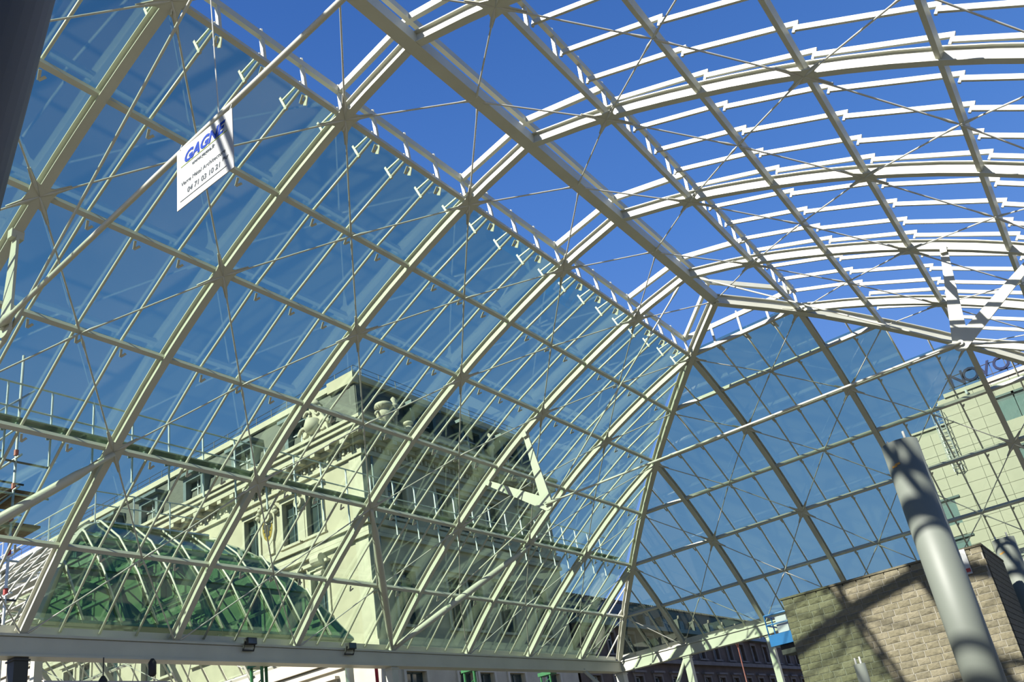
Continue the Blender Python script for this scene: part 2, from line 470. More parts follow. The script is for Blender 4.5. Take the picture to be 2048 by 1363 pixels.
# tied arches: V plates hanging from the ribs with tie rods between them
def vplate(u, sg, tip, root):
    S = SL if sg < 0 else SR
    a1, a2 = S.P(u, 3.38, -.15), S.P(u, 4.24, -.15); t = V(tip)
    b = MB(); th = V((0, .05, 0)); y = V((0, 1, 0))
    def arm(p):
        d = (t - p).normalized(); s_ = d.cross(y)
        return [p - s_ * .09 - th / 2, p + s_ * .09 - th / 2, t + s_ * .19 - d * .05 - th / 2, t - s_ * .19 - d * .05 - th / 2]
    b.prism(arm(a1), th); b.prism([p + th * .02 for p in arm(a2)], th * .96)
    m = (a1 + a2) / 2; dm = (m - t).normalized()
    b.prism([t + V((math.cos(i * math.pi / 10) * .20, -.026, math.sin(i * math.pi / 10) * .20)) for i in range(20)], th * 1.04)
    d1, d2 = (a1 - t).normalized(), (a2 - t).normalized()
    b.prism([t - th * .47, t + d1 * .5 - th * .47, t + (d1 + d2) * .16 - th * .47, t + d2 * .5 - th * .47], th * .94)
    b.tube([t - y * .09, t + y * .09], .07, 10)
    for p in (a1, a2): b.beam(p - (t - p).normalized() * .12, p + (t - p).normalized() * .06, .16, .22, y)
    return b.build('forked_plate', 'steel', root)
def taper_rod(a, b, r, root, name='tie_rod'):
    a, b = V(a), V(b); d = (b - a).normalized()
    return MB().tube([a, a + d * .25, a + d * .5, b - d * .5, b - d * .25, b], r, 8, [.9, 1.9, 1, 1, 1.9, .9]).build(name, 'steel', root, True)
for u, tl, tr in ((RY[4], (-6.40, 10.10), (6.30, 10.13)), (RY[0], (-6.85, 10.74), (6.60, 11.95))):
    L, R_ = V((tl[0], u, tl[1])), V((tr[0], u, tr[1])); top = V((0, u, HZ[0] - .25))
    vplate(u, -1, L, ce); vplate(u, 1, R_, ce)
    y = V((0, -.10, 0))
    r = .034 if u < -20 else .032
    taper_rod(L + y, R_ + y, r * (1.35 if u < -20 else 1.1), ce); taper_rod(L - y, top + V((-.3, 0, 0)), r * .8, ce); taper_rod(R_ - y, top + V((.3, 0, 0)), r * .8, ce)
    taper_rod(L - y, (-HX[7] + .3, u, HZ[7] + .1), r * .8, ce); taper_rod(R_ - y, (HX[7] - .3, u, HZ[7] + .1), r * .8, ce)
MB().tube([(-.98, RY[0], HZ[0] - .4), (-.80, RY[0], 11.35)], .009, 6).build('hanger_cable', 'rod_steel', ce)
# tree struts from the column heads up to the ribs
def strut(a, b, root):
    a, b = V(a), V(b); d = (b - a).normalized()
    MB().tube([a, a + d * .35, a + d * .9, lerp(a, b, .5), b - d * .9, b - d * .45, b], .125, 12, [.35, .45, .85, 1, .85, .45, .35]).build('tree_strut', 'steel', root, True)
for c, lst in ((4, (3, 5)), (0, (1,))):
    for r_ in lst:
        strut(V((-HX[7] + .12, RY[c], HZ[7])), SL.P(RY[r_], 5, -.22), wl)
MB().tube([(-HX[7] + .1, RY[7], HZ[7] - .5), (-HX[7] + 1.2, RY[7] + 1.6, 4.6), (-HX[7] + 2.4, RY[8] + .2, 2.2)], .09, 8).build('corner_strut', 'steel', wl, True)
MB().tube([(EU[0], -.05, HZ[7] - .5), (EU[0] - 1.1, -.05, 5.0), (EU[0] - 2.9, -.05, 2.2)], .09, 8).build('corner_strut', 'steel', we, True)

# eave columns
def eave_column(x, y, label, m='steel', r=.15):
    t = thing('eave_column', label, 'column', (x, y, 0), 'columns under the eave beams')
    MB().box((x - r, y - r, .04), (x + r, y + r, HZ[7] - .575)).build('shaft', m, t)
    MB().box((x - r - .12, y - r - .12, 0), (x + r + .12, y + r + .12, .04)).build('base_plate', m, t)
    MB().box((x - r - .03, y - r - .03, HZ[7] - .66), (x + r + .03, y + r + .03, HZ[7] - .62)).build('head_plate', m, t)
eave_column(-HX[7], RY[1], 'shade-dark steel column at the left edge below the long eave beam', 'column_shade', .16)
eave_column(-HX[7], RY[4], 'slim cream column below the long eave beam under the tree struts')
eave_column(-HX[7], RY[8], 'corner column where the two eave beams meet', r=.2)
eave_column(EU[0], 0, 'cream column below the end eave beam nearest the corner')
eave_column(EU[1], 0, 'sunlit cream column below the end eave beam left of the stone wall', r=.13)
for y in (RY[0], RY[4], -8.0, 0): eave_column(HX[7], y, 'cream column below the right-hand eave beam')

# gangway outside the long glass slope
gx = -HX[5] - .82; gz = HZ[5]
gw = thing('maintenance_gangway', 'galvanised gangway with handrails outside the long glass slope', 'gangway', (gx, -20, gz))
y0g, y1g = RY[0] - 2.0, HY[5] - .3
MB().box((gx - .12, y0g, gz + .44), (gx + .42, y1g, gz + .47)).build('deck', 'grating', gw)
MB().beam((gx - .14, y0g, gz + .52), (gx - .14, y1g, gz + .52), .03, .16).build('toe_board', 'galvanised', gw)
for z in (12.05, 11.45): MB().tube([(gx, y0g, z), (gx, y1g, z)], .022, 6).build('rail', 'galvanised', gw)
pm = MB().beam((0, 0, gz - .35), (0, 0, 12.05), .045, .03, (0, 1, 0)).mesh('post', 'galvanised')
y = y0g + .3
for a, b in bays([RY[0] - 4] + RY[:8]):
    for u in [a] + quarters(a, b):
        if u > y0g and u < y1g: link('post', pm, gw, V((gx, u, 0)) - V((gx, -20, gz)))
bmn = MB().beam(V((.55, 0, gz + .22)), V((-.15, 0, gz + .40)), .05, .09).mesh('bracket', 'grating')
for a, b in bays([RY[0] - 4] + RY[:8]):
    for u in quarters(a, b):
        if u > y0g and u < y1g: link('bracket', bmn, gw, V((gx, u, 0)) - V((gx, -20, gz)))

# ------------------------------------------------------------------ wall helper: a facade with recessed openings
def facade(org, ud, n, width, z0, z1, holes, depth=.32):
    """mesh of a wall face with openings and their reveals; org at u=0,z=0, ud along, n outward"""
    org, ud, n = V(org), V(ud), V(n); b = MB(); zv = V((0, 0, 1))
    us = sorted({0, width, *[h[0] for h in holes], *[h[1] for h in holes]}); zs = sorted({z0, z1, *[h[2] for h in holes], *[h[3] for h in holes]})
    P = lambda u, z, d=0.: org + ud * u + zv * z - n * d
    for ua, ub in bays(us):
        for za, zb in bays(zs):
            um, zm = (ua + ub) / 2, (za + zb) / 2
            if any(h[0] < um < h[1] and h[2] < zm < h[3] for h in holes): continue
            b.add([P(ua, za), P(ub, za), P(ub, zb), P(ua, zb)], [(0, 1, 2, 3)])
    for u0, u1, a, c in holes:
        q = [(u0, a), (u1, a), (u1, c), (u0, c)]
        for i in range(4):
            (ua, za), (ub, zb) = q[i], q[(i + 1) % 4]
            b.add([P(ua, za), P(ub, zb), P(ub, zb, depth + .1), P(ua, za, depth + .1)], [(0, 1, 2, 3)])
    b.add([P(0, z0, depth + .12), P(width, z0, depth + .12), P(width, z1, depth + .12), P(0, z1, depth + .12)], [(3, 2, 1, 0)])
    return b
def obox(org, ud, n, u0, u1, z0, z1, d0, d1, b=None):
    """box in facade coordinates, d measured outward"""
    b = b or MB(); org, ud, n = V(org), V(ud), V(n); zv = V((0, 0, 1))
    P = lambda u, z, d: org + ud * u + zv * z + n * d
    vs = [P(u0, z0, d0), P(u1, z0, d0), P(u1, z0, d1), P(u0, z0, d1), P(u0, z1, d0), P(u1, z1, d0), P(u1, z1, d1), P(u0, z1, d1)]
    return b.add(vs, [(3, 2, 1, 0), (4, 5, 6, 7), (0, 1, 5, 4), (1, 2, 6, 5), (2, 3, 7, 6), (3, 0, 4, 7)])
def window(root, F, h, trim, pane='window_glass', head=True, fr='dark_frame'):
    u0, u1, a, c = h; um = (u0 + u1) / 2
    b = MB()
    for x0, x1, y0_, y1_ in ((u0 - .18, u0, a, c), (u1, u1 + .18, a, c), (u0 - .18, u1 + .18, c, c + .22)): obox(*F, x0, x1, y0_, y1_, .002, .09, b)
    obox(*F, u0 - .25, u1 + .25, a - .14, a, .002, .2, b)
    if head: obox(*F, u0 - .30, u1 + .30, c + .22, c + .36, .002, .28, b)
    o = b.build('window', trim, root)
    obox(*F, u0, u1, a, c, -.30, -.27).build('pane', pane, o)
    b = MB()
    for x0, x1, y0_, y1_ in ((u0, u0 + .07, a, c), (u1 - .07, u1, a, c), (um - .035, um + .035, a, c), (u0, u1, a, a + .07), (u0, u1, c - .07, c), (u0, u1, lerp(a, c, .7) - .03, lerp(a, c, .7) + .03)):
        obox(*F, x0, x1, y0_, y1_, -.268, -.22, b)
    b.build('sash', fr, o)

# ------------------------------------------------------------------ ornate corner hotel behind the long slope
HXF, HYF = -21.8, -8.0
FA = ((HXF, HYF, 0), (-1, 0, 0), (0, -1, 0))          # sunlit face towards the street, u runs left
FB = ((HXF, HYF, 0), (0, 1, 0), (1, 0, 0))            # shaded face along the hall, u runs away
WA, WB = 46.0, 17.1
ht = thing('ornate_hotel', 'ornate cream limestone corner building with dark mansard roof behind the glass slope', 'building', (HXF, HYF, 0))
ub = [8.8, 5.6, 3.7, 13.6, 16.7, 18.6, 22.2, 25.3, 27.2, 30.8, 33.9, 37.5]
hA = [(u - .58, u + .58, a, c) for u in ub for a, c in ((16.15, 18.6), (11.7, 14.25), (5.8, 8.35))]
vb = [2.3, 3.9 + 3.1, 10.6, 14.2]
hB = []
for i, v in enumerate(vb):
    hw = .72 if i != 1 else .62
    for a, c in ((16.15, 18.5), (10.6, 13.4), (5.8, 8.35)):
        hB.append((v - hw, v + hw, a, c))
        if i == 1: hB[-1] = (v - hw - .85, v + hw - .85, a, c); hB.append((v - hw + .85, v + hw + .85, a, c))
hA.sort(); hB.sort()
facade(*FA, WA, 0, 20.0, hA).build('wall', 'limestone', ht)
facade(*FB, WB, 0, 20.0, hB).build('wall', 'limestone', ht)
MB().box((HXF - WA, HYF + WB - .02, 0), (HXF, HYF + WB, 20)).build('wall', 'limestone', ht)
for h in hA: window(ht, FA, h, 'limestone_trim')
for h in hB: window(ht, FB, h, 'limestone_trim', head=h[2] > 9)
def course(z0, z1, d, name='cornice', m='limestone_trim'):
    b = MB(); obox(*FA, -d, WA, z0, z1, .001, d, b); obox(*FB, .002, WB + .01, z0, z1, .001, d - .001, b); return b.build(name, m, ht)
course(15.55, 15.85, .30, 'string_course'); course(15.2, 15.5, .14, 'string_course'); course(14.95, 15.15, .22, 'string_course')
course(9.35, 9.75, .32, 'string_course'); course(9.0, 9.3, .15, 'string_course')
course(19.35, 19.62, .16); course(19.95, 20.2, .40); course(20.22, 20.55, .85); course(20.57, 20.78, 1.0); course(20.80, 20.98, 1.12)
# modillions under the cornice
mm = MB().box((-.16, -.16, 0), (.16, .16, .26))
ma = MB(); obox((0, 0, 0), FA[1], FA[2], -.17, .17, 19.99, 20.21, .40, .82, ma); mma = ma.mesh('modillion', 'limestone_trim')
mb = MB(); obox((0, 0, 0), FB[1], FB[2], -.17, .17, 19.99, 20.21, .40, .82, mb); mmb = mb.mesh('modillion', 'limestone_trim')
for i in range(40): link('modillion', mma, ht, V(FA[1]) * (.5 + i * 1.12))
for i in range(15): link('modillion', mmb, ht, V(FB[1]) * (.6 + i * 1.12))
b = MB()
for i in range(150): obox(*FA, .1 + i * .30, .25 + i * .30, 19.64, 19.92, .002, .24 if i % 2 else .17, b)
for i in range(55): obox(*FB, .2 + i * .30, .35 + i * .30, 19.64, 19.92, .002, .24 if i % 2 else .17, b)
tag(b.build('dentil_frieze', 'limestone_trim', ht), kind='stuff')
# corner quoin strip and downpipe
obox(*FA, 0, .9, 9.8, 14.9, .003, .06).build('corner_pilaster', 'limestone_trim', ht); obox(*FA, 0, .9, 15.9, 19.3, .003, .06).build('corner_pilaster', 'limestone_trim', ht)
MB().tube([(HXF + .14, HYF + .55, .2), (HXF + .14, HYF + .55, 19.3)], .07, 8).build('downpipe', 'zinc', ht)
# consoles and scroll brackets beside the windows
for u in (3.4, 9.2, 13.0):
    b = MB(); obox(*FA, u - .28, u + .28, 14.2, 14.5, .003, .30, b); obox(*FA, u - .22, u + .22, 13.2, 14.2, .003, .18, b)
    p = V(FA[0]) + V(FA[1]) * u + V((0, -.32, 15.0 - .35))
    b.tube([p - V((.32, 0, 0)), p + V((.32, 0, 0))], .30, 12); b.tube([p + V((-.28, .06, -.75)), p + V((.28, .06, -.75))], .17, 10)
    b.build('console', 'limestone_trim', ht)
for u in (4.65, 7.2, 12.0, 15.1):
    b = MB(); p = V(FA[0]) + V(FA[1]) * u + V((0, -.16, 18.2))
    b.tube([p - V((.0, .2, 0)), p + V((0, .16, 0))], .30, 12); b.tube([p - V((0, .24, 0)), p + V((0, .1, 0))], .13, 10)
    obox(*FA, u - .22, u + .22, 16.1, 17.85, .003, .12, b); obox(*FA, u - .30, u + .30, 17.8, 17.95, .003, .2, b)
    b.build('pilaster', 'limestone_trim', ht)
# coat of arms between the windows
em = MB(); 
def shield(u, z, w_, h_): return [V(FA[0]) + V(FA[1]) * (u + dx * w_) + V((0, -.14, z + dz * h_)) for dx, dz in ((-.5, .5), (-.3, .56), (0, .5), (.3, .56), (.5, .5), (.5, -.1), (.34, -.38), (0, -.56), (-.34, -.38), (-.5, -.1))]
em = MB().prism(shield(7.35, 17.6, 1.15, 1.9), (0, .13, 0)).build('coat_of_arms', 'limestone_trim', ht)
MB().prism([p + V((0, -.02, 0)) for p in shield(7.35, 17.6, .80, 1.40)], (0, .018, 0)).build('gold_field', 'gold', em)
b = MB(); c = V((HXF - 7.35, HYF - .175, 17.6))
for sgn in (-1, 1):
    b.prism([c + V((sgn * x, 0, z)) for x, z in ((.02, .32), (.10, .44), (.17, .40), (.10, .30), (.14, .2), (.31, .34), (.33, .05), (.22, -.05), (.30, -.2), (.14, -.18), (.17, -.42), (.02, -.5))][::sgn], (0, .015, 0))
b.build('eagle', 'black', em)
for k in range(9):
    a = k / 8 * math.pi
    b = MB()
    p = V((HXF - 7.35 + math.cos(a) * .72, HYF - .16, 18.35 + math.sin(a) * .55)); b.lathe(p - V((0, 0, .14)), [(.02, 0), (.15, .08), (.17, .17), (.10, .26), (.02, .30)], 8); b.build('scroll', 'limestone_trim', em, True)
# mansard roof
roA = [(0, 20.9), (-.55, 24.2)]
def mans(F, W, u0):
    o_, ud, n = (V(x) for x in F); zv = V((0, 0, 1))
    pts = [o_ + ud * u0 + zv * 20.9 - n * .05, o_ + ud * W + zv * 20.9 - n * .05, o_ + ud * W + zv * 24.15 - n * .6, o_ + ud * (u0 + (.55 if u0 == 0 else 0)) + zv * 24.15 - n * .6]
    return MB().prism(pts, -n * .3)
ra = mans(FA, WA, 0); rb = mans(FB, WB, 0)
ra.add(rb.v, rb.f); ra.add([(HXF - .6, HYF + .6, 24.15), (HXF - .6, HYF + WB, 24.15), (HXF - WA, HYF + WB, 24.15), (HXF - WA, HYF + .6, 24.15)], [(0, 1, 2, 3)])
ra.add([(HXF - .05, HYF + WB, 20.9), (HXF - .6, HYF + WB, 24.15), (HXF - WA, HYF + WB, 24.15), (HXF - WA, HYF + WB, 20.9)], [(0, 1, 2, 3)])
ra.build('roof', 'slate', ht)
b = MB(); obox((HXF - .55, HYF + .55, 0), FA[1], FA[2], -.1, WA, 24.1, 24.45, -.3, .14, b); obox((HXF - .55, HYF + .55, 0), FB[1], FB[2], .31, WB - .5, 24.1, 24.45, -.3, .139, b); b.build('parapet', 'limestone_trim', ht)
b = MB(); obox((HXF - .55, HYF + .55, 0), FA[1], FA[2], -.12, 1.9, 23.9, 24.56, -.2, .24, b); b.build('corner_pier', 'limestone', ht)
b = MB()
for z in (24.75, 25.05):
    b.tube([(HXF - WA, HYF + .6, z), (HXF - .6, HYF + .6, z), (HXF - .6, HYF + WB - .5, z)], .018, 5)
for i in range(34): b.tube([(HXF - .7 - i * 1.35, HYF + .6, 24.4), (HXF - .7 - i * 1.35, HYF + .6, 25.07)], .02, 5)
for i in range(12): b.tube([(HXF - .6, HYF + 1.2 + i * 1.35, 24.4), (HXF - .6, HYF + 1.2 + i * 1.35, 25.07)], .02, 5)
b.build('roof_railing', 'ironwork', ht)
# dormers
def dormer(F, u, w_, z0, z1, frame='zinc'):
    b = MB()
    obox(*F, u - w_ / 2, u - w_ / 2 + .28, z0, z1, -.9, .12, b); obox(*F, u + w_ / 2 - .28, u + w_ / 2, z0, z1, -.9, .12, b)
    obox(*F, u - w_ / 2 + .28, u + w_ / 2 - .28, z1 - .3, z1, -.9, .12, b)
    o = b.build('dormer', frame, ht)
    obox(*F, u - w_ / 2 - .22, u + w_ / 2 + .22, z1 + .002, z1 + .2, -.9, .42).build('dormer_cap', 'zinc', o)
    obox(*F, u - w_ / 2 + .28, u + w_ / 2 - .28, z0, z1 - .3, -.32, -.28).build('pane', 'window_glass', o)
    b = MB()
    for x0, x1, a, c in ((u - .04, u + .04, z0, z1 - .3), (u - w_ / 2 + .28, u + w_ / 2 - .28, lerp(z0, z1, .62), lerp(z0, z1, .62) + .07)): obox(*F, x0, x1, a, c, -.278, -.2, b)
    b.build('mullion', 'galvanised', o)
for u in (4.6, 9.3, 13.95, 18.6, 23.2, 27.8, 32.4): dormer(FA, u, 2.0, 21.0, 23.15)
for u in (5.2, 9.6, 13.6): dormer(FB, u, 2.1, 21.0, 23.3, 'dark_frame')
# roof ornaments
def curl(b, c, r, t, sgn, ax=(1, 0, 0)):
    ax = V(ax); pts = [V(c) + ax * sgn * math.cos(a) * r * (1 - a / 9) + V((0, 0, math.sin(a) * r * (1 - a / 9))) for a in [i * .45 for i in range(13)]]
    b.tube(pts, t, 6, [1 - i * .04 for i in range(13)])
b = MB(); c = V((HXF - 2.5, HYF - .75, 21.0))
b.prism([c + V((x, 0, z)) for x, z in ((-1.05, 0), (1.05, 0), (.85, .9), (.5, 1.35), (.3, 1.9), (-.3, 1.9), (-.5, 1.35), (-.85, .9))], (0, .35, 0))
for sgn in (-1, 1):
    curl(b, c + V((sgn * .75, -.05, .5)), .42, .12, sgn); curl(b, c + V((sgn * .38, -.05, 1.45)), .30, .10, sgn)
b.lathe(c + V((0, -.1, .25)), [(.05, 0), (.42, .15), (.50, .45), (.38, .8), (.08, .95)], 10); b.lathe(c + V((0, .15, 1.85)), [(.30, 0), (.42, .12), (.25, .3), (.1, .5)], 10)
b.build('cartouche', 'limestone_trim', ht, True)
for v, z, s_ in ((1.55, 21.0, .85), (3.4, 21.0, .5), (8.2, 21.0, .5)):
    p = V((HXF + .45, HYF + v, z))
    b = MB().lathe(p, [(x * s_, y_ * s_) for x, y_ in ((.42, 0), (.42, .25), (.2, .32), (.2, .45), (.5, .75), (.55, 1.05), (.3, 1.25), (.36, 1.4), (.62, 1.5), (.55, 1.72), (.2, 1.9))], 14)
    curl(b, p + V((0, -.45 * s_, .8 * s_)), .35 * s_, .09 * s_, -1, (0, 1, 0)); curl(b, p + V((0, .45 * s_, .8 * s_)), .35 * s_, .09 * s_, 1, (0, 1, 0))
    b.build('urn', 'limestone_trim', ht, True)
for v, z in ((2.9, 22.35), (11.6, 22.3)):
    p = V((HXF - .02, HYF + v, z))
    b = MB().lathe(p, [(.03, -.9), (.10, -.5), (.17, .05), (.26, .1), (.26, .3), (.15, .36), (.3, .5), (.3, .62), (.14, .68), (.22, .95), (.05, 1.15)], 10); b.build('finial', 'limestone_trim', ht, True)
obox(*FB, 5.8, 9.2, 20.95, 22.0, -.2, .1).build('attic_parapet', 'limestone', ht)

# ------------------------------------------------------------------ brown terrace of the street beyond
lb = thing('brown_terrace', 'long brown stone building with slate roof seen low beyond the end eave', 'building', (HXF, 9.4, 0))
FL = ((HXF, 9.35, 0), (0, 1, 0), (1, 0, 0)); WL = 52.0
hl = []
for i in range(18):
    u = 1.8 + i * 2.85
    hl += [(u - .55, u + .55, 6.0, 8.3), (u - .55, u + .55, 2.6, 4.6), (u - .5, u + .5, 9.75, 11.2)]
hl.sort()
facade(*FL, WL, 0, 11.8, hl).build('wall', 'brown_stone', lb)
for h in hl: window(lb, FL, h, 'brown_trim', head=h[2] < 9, fr='galvanised')
obox(*FL, -.1, WL, 9.2, 9.5, .002, .35).build('string_course', 'brown_trim', lb); obox(*FL, -.1, WL, 11.55, 11.85, .002, .5).build('cornice', 'zinc', lb)
b = MB(); P = lambda u, z, d: V(FL[0]) + V(FL[1]) * u + V((d, 0, z))
b.add([P(0, 11.8, .05), P(WL, 11.8, .05), P(WL, 13.7, -.7), P(0, 13.7, -.7), P(WL, 13.9, -8), P(0, 13.9, -8)], [(0, 1, 2, 3), (3, 2, 4, 5)]); b.add([P(0, 0, -.5), P(0, 13.7, -.7), P(0, 13.9, -8), P(0, 0, -8)], [(0, 1, 2, 3)]); b.build('roof', 'slate', lb)
b = MB()
for i in range(170): obox(*FL, i * .3, i * .3 + .16, 13.66, 13.86, -.78, -.62, b)
tag(b.build('ridge_cresting', 'brown_trim', lb), kind='stuff')
for i in range(18):
    u = 1.8 + i * 2.85
    o = obox(*FL, u - .55, u + .55, 11.86, 12.75, -.7, .15).build('dormer', 'slate', lb)
    obox(*FL, u - .35, u + .35, 11.95, 12.6, .152, .17).build('pane', 'window_glass', o)
    q = P(u, 12.75, .1); b = MB().prism([q + V((0, -.42, -.05)), q + V((0, .42, -.05)), q + V((0, .14, .12)), q + V((0, .08, .32)), q + V((0, -.08, .32)), q + V((0, -.14, .12))], (-.12, 0, 0)); b.build('pediment', 'brown_trim', o)

# ------------------------------------------------------------------ pale clad hotel tower with roof lettering
NY = 25.0
nv = thing('clad_tower', 'pale cream panel-clad building with roof lettering seen beyond the end slope', 'building', (8, NY, 0))
FN = ((-.9, NY, 0), (1, 0, 0), (0, -1, 0))
MB().box((2.0, NY + .06, 0), (20, NY + 14, 22.3)).build('core', 'joint_grey', nv); MB().box((-.9, NY + .06, 0), (1.98, NY + 10, 20.5)).build('core', 'joint_grey', nv)
pw, ph = 1.18, .80
wins = [(.30, 1.45, 13.7, 15.5), (.30, 1.45, 10.9, 12.8), (.30, 1.45, 7.6, 9.6)]
strip = [(5.75 + j * 1.18, 6.89 + j * 1.18, z, z + 1.9) for j in range(5) for z in (19.2, 15.6, 12.0)]
PNL = {}
for r_ in range(28):
    z0 = .2 + r_ * ph; z1 = z0 + ph - .025
    for c_ in range(15):
        u0 = c_ * pw; u1 = u0 + pw - .025
        top = 20.5 if u1 < 3.0 else 22.3
        if z1 > top + .3: continue
        zz1 = min(z1, top)
        um, zm = (u0 + u1) / 2, (z0 + z1) / 2
        if any(h[0] < um < h[1] and h[2] - .1 < zm < h[3] + .1 for h in wins + strip): continue
        if z1 < 4: continue
        key = round(zz1 - z0, 3)
        if key not in PNL: PNL[key] = obox((0, 0, 0), FN[1], FN[2], 0, pw - .025, 0, zz1 - z0, -.05, 0).mesh('panel', 'cladding')
        link('panel', PNL[key], nv, V((-.9 + u0, NY, z0)) - V((8, NY, 0)))
MB().box((2.0, NY - .12, 22.32), (20, NY + .3, 22.6)).build('coping', 'cladding', nv); MB().box((-.95, NY - .08, 20.52), (2.0, NY + .3, 20.66)).build('coping', 'cladding', nv)
for h in wins + strip:
    o = obox(*FN, h[0] - .06, h[1] + .06, h[2], h[3], -.05, -.04).build('window', 'dark_frame', nv)
    obox(*FN, h[0], h[1], h[2] + .08, h[3] - .3, -.039, -.02).build('curtain_pane', 'curtain', o)
    obox(*FN, h[0] - .1, h[1] + .1, h[3] - .02, h[3] + .12, -.04, .10).build('window_head', 'dark_frame', o)
la = MB()
lx0, lx1 = .95, 1.45
for x in (lx0, lx1): la.tube([(x, NY - .25, 17.1), (x, NY - .25, 22.0)], .03, 6)
for i in range(16): la.tube([(lx0, NY - .25, 17.2 + i * .3), (lx1, NY - .25, 17.2 + i * .3)], .02, 5)
for i in range(9):
    z = 17.6 + i * .5; la.tube([(lx0 - .1, NY - .25, z), (lx0 - .05, NY - .75, z), (1.2, NY - .95, z), (lx1 + .05, NY - .75, z), (lx1 + .1, NY - .25, z)], .022, 5)
for x, d in ((lx0 - .05, .75), (1.2, .95), (lx1 + .05, .75)): la.tube([(x, NY - d, 17.6), (x, NY - d, 21.6)], .02, 5)
for z in (17.3, 20.2): la.tube([(lx0, NY - .25, z), (lx0, NY - .02, z)], .025, 5); la.tube([(lx1, NY - .25, z), (lx1, NY - .02, z)], .025, 5)
la.build('caged_ladder', 'galvanised', nv)
MB().lathe((1.65 + 1.8, NY - .25, 22.0), [(.09, 0), (.09, .3), (.05, .34)], 8).build('wall_light', 'galvanised', nv)
sg = thing('roof_sign', 'row of blue metal roof letters on rails along the pale tower', 'sign', (2.5, NY + .1, 22.6))
for ch, x, sz in (('N', 2.62, 1.42), ('O', 3.50, 1.42), ('V', 4.55, 1.42), ('O', 5.50, 1.42), ('T', 6.62, 1.42), ('E', 7.55, 1.42), ('L', 8.45, 1.42)):
    me = text_mesh(ch, sz, 'sign_metal', .08, 0, .012)
    o = link('letter', me, sg, V((x, NY + .1, 22.90)) - V(sg['_o'])); o.rotation_euler = (math.pi / 2, 0, 0)
b = MB()
for z in (22.90, 23.72): b.tube([(2.45, NY + .22, z), (9.3, NY + .22, z)], .03, 6)
for i in range(8): b.tube([(2.6 + i * .92, NY + .22, 22.6), (2.6 + i * .92, NY + .22, 23.74)], .025, 6)
b.build('sign_rails', 'ironwork', sg)

# ------------------------------------------------------------------ small hipped glass canopy between hall and hotel
CA = [0, 1.35, 2.35, 3.35, 4.35, 5.35]; CZ = [12.25, 12.1, 11.75, 10.95, 9.6, 7.8]
cy0, cy1, cxe, hw = -27.1, -16.4, -15.0, 5.35
cyc = (cy0 + cy1) / 2; cax = cxe - hw; cfar = -33.0
gc = thing('glass_canopy', 'smaller hipped canopy of green glass and white bars outside the long slope', 'canopy', (cax, cyc, 0))
def crel(o): o.location = V(o.location) - V(gc['_o']); return o
CSX = Slope('R', CA, CZ, lambda k: -inter(CA, k), lambda k: inter(CA, k), (cax, cyc, 0))
CSN = Slope('F', CA, CZ, lambda k: cfar - cax, lambda k: inter(CA, k), (cax, cyc, 0))
CSF = Slope('E', CA, CZ, lambda k: cfar - cax, lambda k: inter(CA, k), (cax, cyc, 0))
for S in (CSX, CSN, CSF):
    u0_, u1_ = (-hw, hw) if S is CSX else (cfar - cax, hw)
    n_ = int(round((u1_ - u0_) / 1.02)); lines = [lerp(u0_, u1_, i / n_) for i in range(n_ + 1)]
    for i, u in enumerate(lines[1:-1]):
        kr = S.krange(u)
        if kr and kr[0] < 4.7: make_bar(S, u, gc, kr[0], 5, .22 if S is not CSF else .1)
    for k in range(0 if S is CSN else 1, 6):
        make_purlin(S, S.umin(k), S.umax(k), k, gc, .10, .16 if k < 5 else .3)
    if S is CSN:
        for k in (1.5, 2.5, 3.25, 3.5, 3.75, 4.25, 4.5, 4.75): MB().beam(S.P(S.umin(k), k, .10), S.P(S.umax(k), k, .10), .06, .06, S.n[int(k)]).build('glazing_rail', 'steel', gc)
    else:
        for k in range(5):
            for a, c in bays(lines):
                o = make_pane(S, a, c, k, gc, 'green_glass' if S is CSX else 'pane_glass', .02, .12, .15)
                if o: crel(o)
for dy in (1, -1):
    MB().sweep(smooth_pts([V((cax + CA[k], cyc - dy * CA[k], CZ[k])) for k in range(6)]), [(-.07, -.12), (.07, -.12), (.07, .12), (-.07, .12)], (0, 0, 1)).build('hip_rafter', 'steel', gc)
for x in (cax, cax - 4, cax - 8, cax - 12):
    for sg_ in (-1, 1):
        MB().sweep(smooth_pts([V((x, cyc + sg_ * CA[k], CZ[k] - .2)) for k in range(6)]), [(-.06, -.10), (.06, -.10), (.06, .10), (-.06, .10)], (0, 0, 1)).build('rib', 'steel', gc)
for sg_ in (-2.7, 0, 2.7):
    MB().sweep(smooth_pts([V((cax + CA[k], cyc + sg_, CZ[k] - .2)) for k in range(2 if sg_ else 0, 6)]), [(-.06, -.10), (.06, -.10), (.06, .10), (-.06, .10)], (0, 0, 1)).build('rib', 'steel', gc)
for x in (cxe - .1, cax - 4, cfar + .1):
    for y in (cy0 + .1, cy1 - .1): MB().box((x - .1, y - .1, 0), (x + .1, y + .1, 7.65)).build('leg', 'steel', gc)
for x in (cax - 2, cax - 6, cax - 10):
    make_rod((x + 2, cy1 - .15, 7.9), (x - 2, cyc + CA[3], CZ[3] - .3), .02, gc); make_rod((x - 2, cy1 - .15, 7.9), (x + 2, cyc + CA[3], CZ[3] - .3), .02, gc)
pts = [V((cfar + 1, cy0 + 2.0, 11.0)), V((cax - 1.0, cy0 + 2.0, 11.0)), V((cax + 2.0, cy0 + 3.3, 12.0)), V((cax + 2.2, cy1 - 3.6, 12.0))]
b = MB()
for a, c in bays(pts): b.beam(a, c, .7, .06)
cg = b.build('gangway', 'galvanised', gc)
b = MB()
for dz in (1.0, .55):
    for a, c in bays(pts): b.tube([a + V((.3, -.2, dz)), c + V((.3, -.2, dz))], .022, 6)
